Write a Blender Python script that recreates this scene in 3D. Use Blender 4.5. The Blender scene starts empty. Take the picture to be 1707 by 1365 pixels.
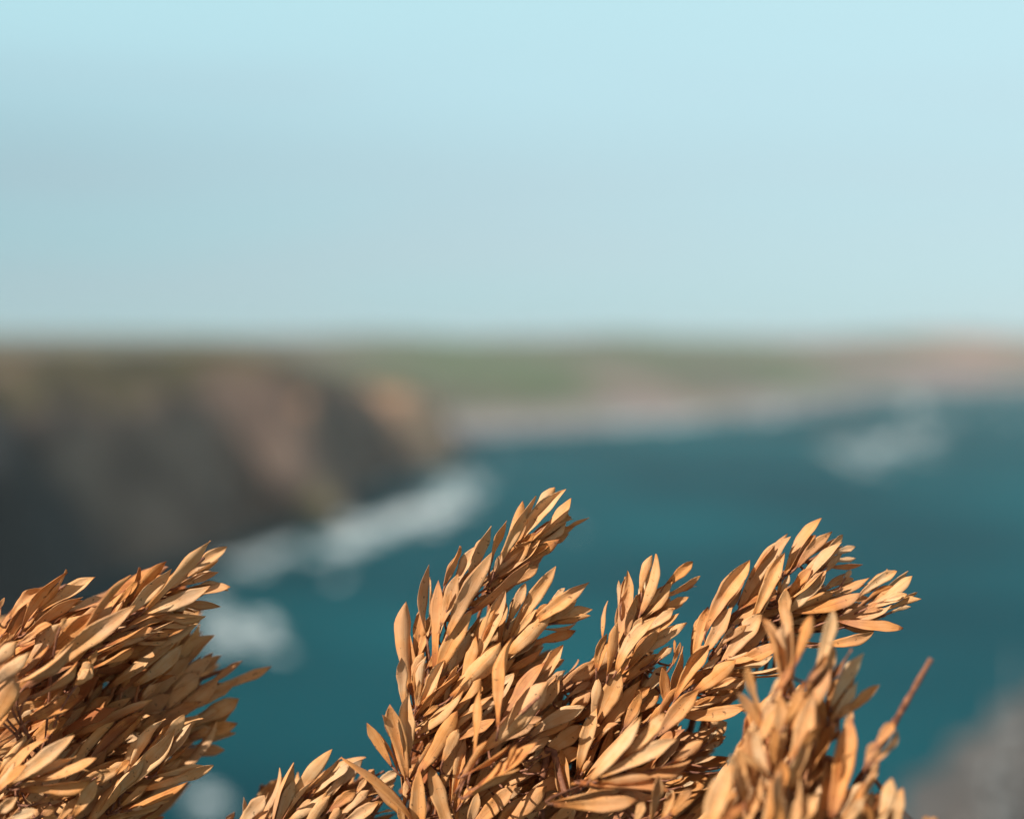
import bpy, math, random
import numpy as np
from mathutils import Vector, Matrix, noise
C = bpy.context.scene
R = math.radians

# ------------------------------------------------------------------ camera
CAM_Z = 60.0
FPX = 50.0/36.0*1707.0
PITCH = math.atan(107.5/FPX)
cd = bpy.data.cameras.new('camera'); cam = bpy.data.objects.new('camera', cd)
C.collection.objects.link(cam); C.camera = cam
cam.location = (0, 0, CAM_Z); cam.rotation_euler = (math.pi/2-PITCH, 0, 0)
cd.lens = 50; cd.sensor_width = 36; cd.clip_start = 0.02; cd.clip_end = 20000
cd.dof.use_dof = True; cd.dof.focus_distance = 0.600; cd.dof.aperture_fstop = 2.6
# ------------------------------------------------------------------ light
SUN = Vector((-0.60, -0.52, 0.61)).normalized()      # towards the sun
EL = math.asin(SUN.z); AZ = math.atan2(SUN.x, SUN.y)
sd = bpy.data.lights.new('sun', 'SUN'); sd.energy = 5.0; sd.angle = R(0.5); sd.color = (1.0, 0.93, 0.83)
so = bpy.data.objects.new('sun', sd); C.collection.objects.link(so)
so.rotation_euler = SUN.to_track_quat('Z', 'Y').to_euler()
W = bpy.data.worlds.new('World'); C.world = W; W.use_nodes = True
nt = W.node_tree; nt.nodes.clear()
def N(nt, t, **k):
    n = nt.nodes.new(t)
    for a, b in k.items(): setattr(n, a, b)
    return n
out = N(nt, 'ShaderNodeOutputWorld'); bg = N(nt, 'ShaderNodeBackground'); bg.inputs[1].default_value = 0.1
sky = N(nt, 'ShaderNodeTexSky', sky_type='NISHITA', sun_disc=False, sun_elevation=EL, sun_rotation=AZ, altitude=60)
sky.air_density = 1.0; sky.dust_density = 0.6; sky.ozone_density = 1.0
tc = N(nt, 'ShaderNodeTexCoord'); sep = N(nt, 'ShaderNodeSeparateXYZ'); nt.links.new(tc.outputs['Generated'], sep.inputs[0])
# thin high overcast veil: cyan milk above, greyer bands lower down
ramp = N(nt, 'ShaderNodeValToRGB'); nt.links.new(sep.outputs['Z'], ramp.inputs[0])
el = ramp.color_ramp.elements
def S(c): return tuple(((v/255)/12.92 if v/255 <= .04045 else ((v/255+.055)/1.055)**2.4) for v in c)
stops = [(0.0, (142,186,197)), (0.02, (156,197,207)), (0.06, (166,204,213)), (0.13, (175,209,219)), (0.175, (183,224,234)), (0.24, (186,231,239)), (0.36, (74,98,118)), (1.0, (34,48,68))]
while len(el) < len(stops): el.new(0.5)
for e, (p, c) in zip(el, stops): e.position = p; e.color = (*S(c), 1)
mp = N(nt, 'ShaderNodeMapping'); mp.inputs['Scale'].default_value = (1.5, 1.5, 17.0); mp.inputs['Rotation'].default_value = (0, R(-5), 0)
nz = N(nt, 'ShaderNodeTexNoise'); nz.inputs['Scale'].default_value = 1.4; nz.inputs['Detail'].default_value = 2
nt.links.new(tc.outputs['Generated'], mp.inputs[0]); nt.links.new(mp.outputs[0], nz.inputs['Vector'])
cr = N(nt, 'ShaderNodeMapRange'); cr.inputs['From Min'].default_value = .46; cr.inputs['From Max'].default_value = .68
nt.links.new(nz.outputs['Fac'], cr.inputs['Value'])
# clouds fade out upward
cf = N(nt, 'ShaderNodeMapRange', interpolation_type='SMOOTHSTEP'); cf.inputs['From Min'].default_value = .22; cf.inputs['From Max'].default_value = .12
nt.links.new(sep.outputs['Z'], cf.inputs['Value'])
cm = N(nt, 'ShaderNodeMath', operation='MULTIPLY'); nt.links.new(cr.outputs[0], cm.inputs[0]); nt.links.new(cf.outputs[0], cm.inputs[1])
cm2 = N(nt, 'ShaderNodeMath', operation='MULTIPLY'); cm2.inputs[1].default_value = .8; nt.links.new(cm.outputs[0], cm2.inputs[0])
mixc = N(nt, 'ShaderNodeMixRGB'); mixc.inputs[2].default_value = (*S((176,194,205)), 1)
nt.links.new(cm2.outputs[0], mixc.inputs[0]); nt.links.new(ramp.outputs[0], mixc.inputs[1])
# duller low haze on the left
lf = N(nt, 'ShaderNodeMapRange', interpolation_type='SMOOTHSTEP'); lf.inputs['From Min'].default_value = .08; lf.inputs['From Max'].default_value = -.38
lf.inputs['To Max'].default_value = .42
nt.links.new(sep.outputs['X'], lf.inputs['Value'])
lm = N(nt, 'ShaderNodeMath', operation='MULTIPLY'); nt.links.new(lf.outputs[0], lm.inputs[0]); nt.links.new(cf.outputs[0], lm.inputs[1])
mixl = N(nt, 'ShaderNodeMixRGB'); mixl.inputs[2].default_value = (*S((148,188,198)), 1)
nt.links.new(lm.outputs[0], mixl.inputs[0]); nt.links.new(mixc.outputs[0], mixl.inputs[1]); mixc = mixl
# brighter towards the right of the view
rt = N(nt, 'ShaderNodeMapRange'); rt.inputs['From Min'].default_value = -.4; rt.inputs['From Max'].default_value = .4
rt.inputs['To Min'].default_value = 0; rt.inputs['To Max'].default_value = .62
nt.links.new(sep.outputs['X'], rt.inputs['Value'])
mixr = N(nt, 'ShaderNodeMixRGB'); mixr.inputs[2].default_value = (*S((206,240,247)), 1)
nt.links.new(rt.outputs[0], mixr.inputs[0]); nt.links.new(mixc.outputs[0], mixr.inputs[1])
x10 = N(nt, 'ShaderNodeVectorMath', operation='SCALE'); x10.inputs['Scale'].default_value = 7.58
nt.links.new(mixr.outputs[0], x10.inputs[0])
# warm glow added to the unseen sky round the sun, lifts and warms shadows
dt = N(nt, 'ShaderNodeVectorMath', operation='DOT_PRODUCT'); dt.inputs[1].default_value = SUN
nt.links.new(tc.outputs['Generated'], dt.inputs[0])
gl = N(nt, 'ShaderNodeMapRange', interpolation_type='SMOOTHSTEP'); gl.inputs['From Min'].default_value = .1; gl.inputs['From Max'].default_value = 1.0
nt.links.new(dt.outputs['Value'], gl.inputs['Value'])
mixg = N(nt, 'ShaderNodeMixRGB'); mixg.inputs[2].default_value = (3.6, 2.3, 1.4, 1)
nt.links.new(gl.outputs[0], mixg.inputs[0]); nt.links.new(x10.outputs[0], mixg.inputs[1])
fin = N(nt, 'ShaderNodeMixRGB'); fin.inputs[0].default_value = 0.93
nt.links.new(sky.outputs[0], fin.inputs[1]); nt.links.new(mixg.outputs[0], fin.inputs[2])
nt.links.new(fin.outputs[0], bg.inputs[0]); nt.links.new(bg.outputs[0], out.inputs[0])
C.view_settings.view_transform = 'Standard'; C.view_settings.look = 'None'
C.view_settings.exposure = 0.4; C.view_settings.gamma = 1.0
C.render.engine = 'CYCLES'
C.cycles.use_denoising = True
C.cycles.max_bounces = 8; C.cycles.transparent_max_bounces = 8; C.cycles.volume_bounces = 0

# ------------------------------------------------------------------ helpers
def link(name, me, parent=None, mat=None):
    o = bpy.data.objects.new(name, me); C.collection.objects.link(o)
    if parent: o.parent = parent
    if mat and me is not None: me.materials.append(mat)
    return o
def tag(o, label=None, cat=None, group=None, kind=None):
    for k, v in (('label', label), ('category', cat), ('group', group), ('kind', kind)):
        if v: o[k] = v
    return o
def mesh(name, V, F, smooth=True):
    me = bpy.data.meshes.new(name)
    me.from_pydata(V, [], F)
    if smooth: me.polygons.foreach_set('use_smooth', [True]*len(me.polygons))
    me.update(); return me
def newmat(name):
    m = bpy.data.materials.new(name); m.use_nodes = True
    t = m.node_tree; b = t.nodes['Principled BSDF']; return m, t, b
def at(px, py, d):
    """point seen at photo pixel (px,py), d metres along the view axis"""
    x = (px-853.5)/FPX*d; y = -(py-682.5)/FPX*d
    c, s = math.cos(PITCH), math.sin(PITCH)
    return Vector((x, d*c + y*s, CAM_Z - d*s + y*c))
def sea_pt(px, py):
    D = CAM_Z*FPX/(py-575); return ((px-853.5)*D/FPX, D)

# ------------------------------------------------------------------ sea
m, t, b = newmat('water')
b.inputs['Base Color'].default_value = (0.004, 0.062, 0.078, 1); b.inputs['Roughness'].default_value = .2; b.inputs['IOR'].default_value = 1.33; b.inputs['Specular IOR Level'].default_value = .03
g = N(t, 'ShaderNodeNewGeometry')
n1 = N(t, 'ShaderNodeTexNoise'); n1.inputs['Scale'].default_value = .006; n1.inputs['Detail'].default_value = 4
t.links.new(g.outputs['Position'], n1.inputs['Vector'])
rp = N(t, 'ShaderNodeValToRGB'); rp.color_ramp.elements[0].position = .40; rp.color_ramp.elements[1].position = .60
rp.color_ramp.elements[0].color = (0.0008, 0.036, 0.050, 1); rp.color_ramp.elements[1].color = (0.002, 0.074, 0.094, 1)
t.links.new(n1.outputs['Fac'], rp.inputs[0]); t.links.new(rp.outputs[0], b.inputs['Base Color'])
n2 = N(t, 'ShaderNodeTexNoise'); n2.inputs['Scale'].default_value = .25; n2.inputs['Detail'].default_value = 6
t.links.new(g.outputs['Position'], n2.inputs['Vector'])
bp = N(t, 'ShaderNodeBump'); bp.inputs['Strength'].default_value = .8; bp.inputs['Distance'].default_value = 1.2
t.links.new(n2.outputs['Fac'], bp.inputs['Height']); t.links.new(bp.outputs[0], b.inputs['Normal'])
# choppy water: mostly its own deep colour, with a small share of rough sky reflection
df = N(t, 'ShaderNodeBsdfDiffuse'); t.links.new(rp.outputs[0], df.inputs[0]); t.links.new(bp.outputs[0], df.inputs['Normal'])
gs = N(t, 'ShaderNodeBsdfGlossy'); gs.inputs['Roughness'].default_value = .3; t.links.new(bp.outputs[0], gs.inputs['Normal']); gs.inputs[0].default_value = (.45, .85, 1, 1)
mxw = N(t, 'ShaderNodeMixShader'); mxw.inputs[0].default_value = .05
t.links.new(df.outputs[0], mxw.inputs[1]); t.links.new(gs.outputs[0], mxw.inputs[2]); t.links.new(mxw.outputs[0], t.nodes['Material Output'].inputs[0])
V = []; F = []
xs = np.linspace(-5000, 5000, 60); ys = np.linspace(-300, 7800, 50)
for y in ys:
    for x in xs: V.append((x, y, 0))
for j in range(len(ys)-1):
    for i in range(len(xs)-1):
        a = j*len(xs)+i; F.append((a, a+1, a+1+len(xs), a+len(xs)))
tag(link('sea', mesh('sea', V, F), None, m), kind='structure')

# ------------------------------------------------------------------ land
def poly(pts): return np.array(pts, float)
head = poly([(-101,282),(-103,327),(-104,370),(-89,412),(-78,440),(-92,462),(-72,478),(-54,492),(-66,545),(-60,600),(-62,655),(-40,680),(-27,730),(-25,762),(-50,800),(-160,815),(-420,850),(-900,900),(-900,120),(-160,160),(-110,220)])
near = poly([(-160,160),(-70,105),(-30,62),(-6,38),(6,36),(22,60),(34,110),(42,160),(50,188),(64,215),(92,255),(150,290),(330,330),(520,250),(520,-260),(-900,-260),(-900,120)])
farc = poly([(-900,900),(-420,930),(-120,925),(-29,945),(20,1010),(119,1130),(255,1345),(485,1770),(788,2180),(1400,2600),(4500,2900),(4500,7000),(-4500,7000),(-4500,900)])
def sdist(P, X, Y):
    n = len(P); best = np.full(X.shape, 1e18); ins = np.zeros(X.shape, bool)
    for i in range(n):
        x1, y1 = P[i]; x2, y2 = P[(i+1) % n]
        dx, dy = x2-x1, y2-y1; q = dx*dx+dy*dy
        tt = np.clip(((X-x1)*dx+(Y-y1)*dy)/q, 0, 1)
        best = np.minimum(best, (X-x1-tt*dx)**2+(Y-y1-tt*dy)**2)
        c = ((y1 > Y) != (y2 > Y)) & (X < (x2-x1)*(Y-y1)/((y2-y1) if y2 != y1 else 1e-9)+x1)
        ins ^= c
    d = np.sqrt(best); return np.where(ins, d, -d)
def nzf(X, Y, s, seed, oct=4):
    o = np.empty(X.shape)
    for i in np.ndindex(X.shape):
        o[i] = noise.fractal(Vector((X[i]*s+seed, Y[i]*s-seed, seed*.37)), 0.9, 2.1, oct)
    return o
def sst(a, b, x):
    u = np.clip((x-a)/(b-a), 0, 1); return u*u*(3-2*u)
def terrain(name, P, X, Y, hfun, mat):
    d = sdist(P, X, Y); Z = hfun(X, Y, d)
    ny, nx = X.shape
    V = np.stack([X, Y, Z], -1).reshape(-1, 3).tolist(); F = []
    for j in range(ny-1):
        for i in range(nx-1):
            if max(d[j, i], d[j+1, i], d[j, i+1], d[j+1, i+1]) < -8: continue
            a = j*nx+i; F.append((a, a+1, a+1+nx, a+nx))
    return tag(link(name, mesh(name, V, F), None, mat), kind='structure')
def land_mat(name, top1, top2, rock1, rock2, patches=(), sand=None, scale=.05, sc2=.012, zs=1.0):
    m, t, b = newmat(name); b.inputs['Roughness'].default_value = .95; b.inputs['Specular IOR Level'].default_value = .1
    g = N(t, 'ShaderNodeNewGeometry'); sp = N(t, 'ShaderNodeSeparateXYZ'); t.links.new(g.outputs['Normal'], sp.inputs[0])
    def noi(sc, c1, c2, lo=.38, hi=.62, det=5):
        n = N(t, 'ShaderNodeTexNoise'); n.inputs['Scale'].default_value = sc; n.inputs['Detail'].default_value = det
        t.links.new(g.outputs['Position'], n.inputs['Vector'])
        r = N(t, 'ShaderNodeValToRGB'); r.color_ramp.elements[0].position = lo; r.color_ramp.elements[1].position = hi
        r.color_ramp.elements[0].color = (*c1, 1); r.color_ramp.elements[1].color = (*c2, 1)
        t.links.new(n.outputs['Fac'], r.inputs[0]); return r.outputs[0]
    tp = noi(sc2, top1, top2); rk = noi(scale, rock1, rock2)
    mr = N(t, 'ShaderNodeMapRange'); mr.inputs['From Min'].default_value = .72*zs; mr.inputs['From Max'].default_value = .9*zs
    t.links.new(sp.outputs['Z'], mr.inputs['Value'])
    mx = N(t, 'ShaderNodeMixRGB'); t.links.new(mr.outputs[0], mx.inputs[0]); t.links.new(rk, mx.inputs[1]); t.links.new(tp, mx.inputs[2])
    cur = mx.outputs[0]
    if sand:
        col, z0, z1 = sand
        s2 = N(t, 'ShaderNodeSeparateXYZ'); t.links.new(g.outputs['Position'], s2.inputs[0])
        q = N(t, 'ShaderNodeMapRange'); q.inputs['From Min'].default_value = z1; q.inputs['From Max'].default_value = z0
        t.links.new(s2.outputs['Z'], q.inputs['Value'])
        mm = N(t, 'ShaderNodeMixRGB'); t.links.new(q.outputs[0], mm.inputs[0]); t.links.new(cur, mm.inputs[1]); mm.inputs[2].default_value = (*col, 1); cur = mm.outputs[0]
    for (c, rad, col) in patches:      # bare rock outcrops, fields and painted cliff shade, each at its own place on the ground
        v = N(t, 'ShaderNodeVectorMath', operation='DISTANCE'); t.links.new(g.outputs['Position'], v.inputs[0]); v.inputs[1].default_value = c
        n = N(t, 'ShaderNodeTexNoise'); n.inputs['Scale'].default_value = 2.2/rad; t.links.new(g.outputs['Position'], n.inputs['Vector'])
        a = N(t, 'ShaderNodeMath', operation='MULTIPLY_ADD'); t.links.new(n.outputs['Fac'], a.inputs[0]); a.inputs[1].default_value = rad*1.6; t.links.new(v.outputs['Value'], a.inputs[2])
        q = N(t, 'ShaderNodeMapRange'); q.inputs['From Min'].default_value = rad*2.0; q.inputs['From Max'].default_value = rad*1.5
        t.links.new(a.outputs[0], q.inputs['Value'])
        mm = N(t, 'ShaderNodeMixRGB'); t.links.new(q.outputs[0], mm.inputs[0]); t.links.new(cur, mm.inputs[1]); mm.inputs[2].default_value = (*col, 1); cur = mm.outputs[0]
    t.links.new(cur, b.inputs['Base Color'])
    n = N(t, 'ShaderNodeTexNoise'); n.inputs['Scale'].default_value = scale*6; n.inputs['Detail'].default_value = 8
    t.links.new(g.outputs['Position'], n.inputs['Vector'])
    bp = N(t, 'ShaderNodeBump'); bp.inputs['Strength'].default_value = .7; bp.inputs['Distance'].default_value = .12/scale
    t.links.new(n.outputs['Fac'], bp.inputs['Height']); t.links.new(bp.outputs[0], b.inputs['Normal'])
    return m
# headland across the cove
def h_head(X, Y, d):
    n = nzf(X, Y, .013, 3.1); n2 = nzf(X, Y, .045, 9.7)
    w = 62+16*n
    dd = d + 10*n2*sst(0, 12, d)
    top = 57 - 16*sst(560, 760, Y)*sst(-260, -40, X) + 1.6*n
    return np.where(d < 0, -3, top*(.72*sst(0, 15, dd)+.28*sst(8, 46, dd)) + 2.2*n2*sst(2, 20, d)*(1-sst(55, 80, d)))
X, Y = np.meshgrid(np.concatenate([np.linspace(-900, -320, 25), np.arange(-316, -10, 5.0)]), np.arange(120, 900, 6.0))
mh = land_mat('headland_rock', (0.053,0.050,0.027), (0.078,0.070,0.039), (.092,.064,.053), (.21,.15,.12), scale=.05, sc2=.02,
    patches=[((-60,494,45), 14, (.56,.31,.19)), ((-57,500,30), 9, (.42,.27,.19)), ((-45,690,32), 23, (0.56,0.32,0.20)), ((-36,715,18), 22, (.66,.39,.25)), ((-76,470,30), 9, (.34,.22,.17)), ((-62,480,8), 9, (.30,.25,.13)), ((-78,440,14), 12, (.03,.038,.04)), ((-104,316,12), 54, (.036,.040,.044))])  # last two patches paint a cave's dark and the cliff's shade into the rock
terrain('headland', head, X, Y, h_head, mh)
# far shore of the bay
def h_far(X, Y, d):
    n = nzf(X, Y, .0016, 5.5); n2 = nzf(X, Y, .008, 1.2)
    G_ = lambda x0, w, y0: np.exp(-((X-x0)/w)**2)*np.exp(-((Y-y0)/500)**2)
    ridge = 68 + 9*G_(190, 160, 1950) + 9*G_(-230, 110, 2400) + 12*G_(950, 260, 2900) + 4*sst(0, 500, X) + 7*n + 1.5*n2 + 26*sst(1500, 3500, Y)*0
    return np.where(d < 0, -3, 5*sst(0, 60, d) + (ridge-5)*(.45*sst(70, 170, d)+.55*sst(150, 620, d)))
X, Y = np.meshgrid(np.linspace(-2400, 3600, 200), np.concatenate([np.arange(900, 2600, 16.0), np.linspace(2620, 7000, 60)]))
mf = land_mat('far_coast_ground', (.085,.115,.058), (.13,.115,.095), (0.172,0.133,0.125), (0.234,0.179,0.172), scale=.006, sc2=.0045, sand=((.24,.215,.22), 5, 10), zs=1.06,
    patches=[((0,1430,60), 150, (.088,.128,.066)), ((330,1850,62), 110, (0.101,0.133,0.070)), ((900,2700,70), 150, (.34,.21,.17)), ((620,2300,50), 200, (.25,.17,.16)), ((150,1330,35), 90, (.22,.17,.15))])
terrain('far_coast', farc, X, Y, h_far, mf)
# clifftop and slope below the camera, in rings that widen with distance
rr = np.geomspace(.25, 600, 150); th = np.linspace(R(-80), R(260), 200)
RR, TH = np.meshgrid(rr, th); X = RR*np.sin(TH); Y = RR*np.cos(TH)
def h_near(X, Y, d):
    n = nzf(X, Y, .02, 7.7); n2 = nzf(X, Y, .3, 2.2, 5); rad = np.sqrt(X*X+Y*Y)
    right = sst(5, 45, X)
    base = 58.75*(.55*sst(0, 20, d)+.45*sst(6, 38, d))*(1-right)+ (39+4*n)*sst(0, 75, d)*right
    edge = 58.8 + .10*n2*sst(.4, 3, rad) - .30*np.maximum(Y-.9, 0) - 1.0*np.maximum(Y-1.8, 0)
    edge = np.where(Y < 30, edge, -1e3)
    z = np.where((rad < 60) & (np.abs(X) < 22), np.minimum(edge, 58.9), base)
    k = sst(10, 45, rad)
    z = np.minimum(np.maximum(edge, -50)*(1-k)+base*k, 58.9+.1*n2)
    return np.where(d < 0, -3, np.maximum(z, .3) + .5*n2*sst(4, 30, rad))
ms = land_mat('slope_ground', (0.055,0.056,0.058), (0.117,0.117,0.117), (0.051,0.055,0.058), (0.117,0.117,0.121), scale=.2, sc2=.15)
terrain('cliff_slope', near, X, Y, h_near, ms)

# surf: thin broken sheets of foam lying on the water
mfo, t, b = newmat('foam'); b.inputs['Base Color'].default_value = (.52, .62, .66, 1); b.inputs['Roughness'].default_value = .9
rnd = random.Random(4); V = []; F = []
def flake(x, y, r, ang=0, st=1.6):
    n = rnd.randint(7, 10); k = len(V); z = .05+rnd.random()*.25
    ph = rnd.random()*6
    for i in range(n):
        a = ph+i/n*2*math.pi; q = r*rnd.uniform(.6, 1.15)
        u, v = q*math.cos(a)*st, q*math.sin(a)
        V.append((x+u*math.cos(ang)-v*math.sin(ang), y+u*math.sin(ang)+v*math.cos(ang), z))
    F.append(tuple(range(k, k+n)))
def surf(px, py, sx, sy, n, r, tilt=0.0):
    subs = [(rnd.gauss(0, .5), rnd.gauss(0, .5), rnd.uniform(.08, .3)) for _ in range(max(3, n//14))]
    for i in range(n):
        sc = rnd.choice(subs)
        a, q = rnd.uniform(0, 6.283), abs(rnd.gauss(0, 1))
        dx, dy = sx*(sc[0]+math.cos(a)*q*sc[2]), sy*(sc[1]+math.sin(a)*q*sc[2])
        qx, qy = px+dx, py+dy+dx*tilt
        if qy < 590: continue
        x, y = sea_pt(qx, qy); flake(x, y, r*rnd.uniform(.4, 1.3))
surf(650, 876, 90, 18, 230, 1.6, -.24); surf(720, 848, 62, 24, 620, 1.6, -.2); surf(590, 905, 34, 14, 160, 1.4, -.1); surf(770, 815, 34, 16, 120, 1.5, -.2); surf(520, 905, 100, 26, 100, 1.4, -.15)
surf(430, 940, 70, 22, 80, 1.3, -.1); surf(430, 1055, 66, 32, 150, 1.0, .2); surf(365, 1030, 60, 44, 120, .9, .2); surf(560, 965, 9, 7, 60, .8); surf(700, 800, 60, 18, 60, 1.6)
surf(800, 800, 70, 26, 40, 1.2); surf(1490, 742, 62, 18, 260, 2.4, -.05); surf(1450, 768, 60, 12, 110, 2.0); surf(1540, 722, 40, 10, 80, 2.4); surf(1530, 672, 34, 18, 130, 3.2); surf(1400, 745, 60, 22, 40, 2); surf(1640, 690, 60, 10, 50, 2.5)
surf(330, 1340, 50, 26, 60, .7); surf(700, 770, 50, 10, 60, 1.6); surf(950, 890, 10, 20, 10, 1)
for i in range(420):      # swash along the far beach
    px = rnd.uniform(770, 1150); py = 718-(px-770)*.052+rnd.gauss(-4, 5)
    x, y = sea_pt(px, py); flake(x, y, rnd.uniform(1.5, 5), .4, 2.5)
for i in range(240):
    px = rnd.uniform(1150, 1720); py = np.interp(px, [1150,1300,1500,1707], [694,682,656,641])+abs(rnd.gauss(2, 5))
    x, y = sea_pt(px, py); flake(x, y, rnd.uniform(1.5, 5), .8, 2.5)
tag(link('sea_foam', mesh('sea_foam', V, F, False), None, mfo), 'white surf foam breaking on the teal water along the shore', 'foam', kind='stuff')
# reefs in the surf
mr_, t, b = newmat('wet_rock'); b.inputs['Roughness'].default_value = .6
n = N(t, 'ShaderNodeTexNoise'); n.inputs['Scale'].default_value = .4; n.inputs['Detail'].default_value = 6
r_ = N(t, 'ShaderNodeValToRGB'); r_.color_ramp.elements[0].color = (.05,.042,.04,1); r_.color_ramp.elements[1].color = (.2,.16,.14,1)
gg = N(t, 'ShaderNodeNewGeometry'); t.links.new(gg.outputs['Position'], n.inputs['Vector']); t.links.new(n.outputs['Fac'], r_.inputs[0]); t.links.new(r_.outputs[0], b.inputs['Base Color'])
def rock(px, py, r, h, label):
    import bmesh
    bm = bmesh.new(); bmesh.ops.create_icosphere(bm, subdivisions=3, radius=1)
    s = rnd.random()*50
    for v in bm.verts:
        k = 1+.45*noise.fractal(v.co*1.3+Vector((s, s, s)), .9, 2, 4); v.co = Vector((v.co.x*r*k*1.5, v.co.y*r*k, v.co.z*h*k))
    me = bpy.data.meshes.new('sea_rock'); bm.to_mesh(me); bm.free()
    me.polygons.foreach_set('use_smooth', [True]*len(me.polygons))
    o = link('sea_rock', me, None, mr_); x, y = sea_pt(px, py); o.location = (x, y, -.2*h)
    tag(o, label, 'rock', 'wave washed rocks out in the bay')
rock(1385, 745, 6.0, 2.2, 'dark low rock at the left end of the surf patch out in the bay')
rock(1520, 720, 4.0, 1.6, 'small wet rock behind the round white surf patch in the bay')
rock(1500, 655, 9.0, 3.0, 'low rock beside the pale spray close to the far shore')

# ------------------------------------------------------------------ dried shrubs
def leaf_material(name, kind):
    m, t, b = newmat(name); b.inputs['Roughness'].default_value = .6; b.inputs['Specular IOR Level'].default_value = .22
    at_ = N(t, 'ShaderNodeAttribute', attribute_name='tone'); uv = N(t, 'ShaderNodeUVMap'); sp = N(t, 'ShaderNodeSeparateXYZ'); t.links.new(uv.outputs[0], sp.inputs[0])
    r = N(t, 'ShaderNodeValToRGB'); e = r.color_ramp.elements
    st = [(0, (.71,.52,.315)), (.25, (.71,.435,.22)), (.5, (.68,.35,.14)), (.75, (.63,.27,.078)), (1, (.38,.125,.04))]
    while len(e) < len(st): e.new(.5)
    for q, (p, c) in zip(e, st): q.position = p; q.color = (*c, 1)
    # fine lengthwise fibres + blotches, in leaf space
    mp = N(t, 'ShaderNodeMapping'); mp.inputs['Scale'].default_value = (16, 1.2, 1); t.links.new(uv.outputs[0], mp.inputs[0])
    n1 = N(t, 'ShaderNodeTexNoise'); n1.inputs['Scale'].default_value = 3; n1.inputs['Detail'].default_value = 5; t.links.new(mp.outputs[0], n1.inputs['Vector'])
    g = N(t, 'ShaderNodeNewGeometry'); n2 = N(t, 'ShaderNodeTexNoise'); n2.inputs['Scale'].default_value = 160; n2.inputs['Detail'].default_value = 3; t.links.new(g.outputs['Position'], n2.inputs['Vector'])
    def mth(op, a, c, d=None):
        q = N(t, 'ShaderNodeMath', operation=op)
        for i, v in enumerate((a, c, d)):
            if v is None: continue
            if isinstance(v, (int, float)): q.inputs[i].default_value = v
            else: t.links.new(v, q.inputs[i])
        return q.outputs[0]
    # tone = attr + fibres + blotch + redder at the foot
    foot = N(t, 'ShaderNodeMapRange'); foot.inputs['From Min'].default_value = .30; foot.inputs['From Max'].default_value = .02; t.links.new(sp.outputs['Y'], foot.inputs['Value'])
    v = mth('MULTIPLY_ADD', mth('SUBTRACT', n1.outputs['Fac'], .5), .5, at_.outputs['Fac'])
    v = mth('MULTIPLY_ADD', mth('SUBTRACT', n2.outputs['Fac'], .5), .75, v)
    v = mth('MULTIPLY_ADD', foot.outputs[0], .42, v)
    tip = N(t, 'ShaderNodeMapRange'); tip.inputs['From Min'].default_value = .90; tip.inputs['From Max'].default_value = .99; t.links.new(sp.outputs['Y'], tip.inputs['Value'])
    v = mth('MULTIPLY_ADD', tip.outputs[0], .30, v)
    rib = N(t, 'ShaderNodeMapRange'); rib.inputs['From Min'].default_value = .055; rib.inputs['From Max'].default_value = .01
    t.links.new(mth('ABSOLUTE', mth('SUBTRACT', sp.outputs['X'], .5), None), rib.inputs['Value'])
    v = mth('MULTIPLY_ADD', rib.outputs[0], .13, v)
    edg = N(t, 'ShaderNodeMapRange'); edg.inputs['From Min'].default_value = .44; edg.inputs['From Max'].default_value = .5
    t.links.new(mth('ABSOLUTE', mth('SUBTRACT', sp.outputs['X'], .5), None), edg.inputs['Value'])
    v = mth('MULTIPLY_ADD', edg.outputs[0], .18, v)
    t.links.new(v, r.inputs[0])
    n4 = N(t, 'ShaderNodeTexNoise'); n4.inputs['Scale'].default_value = 38; n4.inputs['Detail'].default_value = 2; t.links.new(g.outputs['Position'], n4.inputs['Vector'])
    pk = N(t, 'ShaderNodeMapRange'); pk.inputs['From Min'].default_value = .48; pk.inputs['From Max'].default_value = .66; pk.inputs['To Max'].default_value = .4; t.links.new(n4.outputs['Fac'], pk.inputs['Value'])
    mp2 = N(t, 'ShaderNodeMixRGB'); t.links.new(pk.outputs[0], mp2.inputs[0]); t.links.new(r.outputs[0], mp2.inputs[1]); mp2.inputs[2].default_value = (.52,.30,.19,1); r = mp2
    # dark specks
    n3 = N(t, 'ShaderNodeTexNoise'); n3.inputs['Scale'].default_value = 520; n3.inputs['Detail'].default_value = 2; t.links.new(g.outputs['Position'], n3.inputs['Vector'])
    q = N(t, 'ShaderNodeMapRange'); q.inputs['From Min'].default_value = .66; q.inputs['From Max'].default_value = .74; q.inputs['To Max'].default_value = .75; t.links.new(n3.outputs['Fac'], q.inputs['Value'])
    mm = N(t, 'ShaderNodeMixRGB'); t.links.new(q.outputs[0], mm.inputs[0]); t.links.new(r.outputs[0], mm.inputs[1]); mm.inputs[2].default_value = (.14,.065,.03,1)
    t.links.new(mm.outputs[0], b.inputs['Base Color'])
    bp = N(t, 'ShaderNodeBump'); bp.inputs['Strength'].default_value = .6; bp.inputs['Distance'].default_value = .0005
    t.links.new(n1.outputs['Fac'], bp.inputs['Height']); t.links.new(bp.outputs[0], b.inputs['Normal'])
    tr = N(t, 'ShaderNodeBsdfTranslucent'); t.links.new(mm.outputs[0], tr.inputs[0])
    mxs = N(t, 'ShaderNodeMixShader'); mxs.inputs[0].default_value = .09
    t.links.new(b.outputs[0], mxs.inputs[1]); t.links.new(tr.outputs[0], mxs.inputs[2])
    t.links.new(mxs.outputs[0], t.nodes['Material Output'].inputs[0])
    return m
MLEAF = leaf_material('dry_leaf', 0)
MT, t, b = newmat('dry_twig'); b.inputs['Roughness'].default_value = .7
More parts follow.
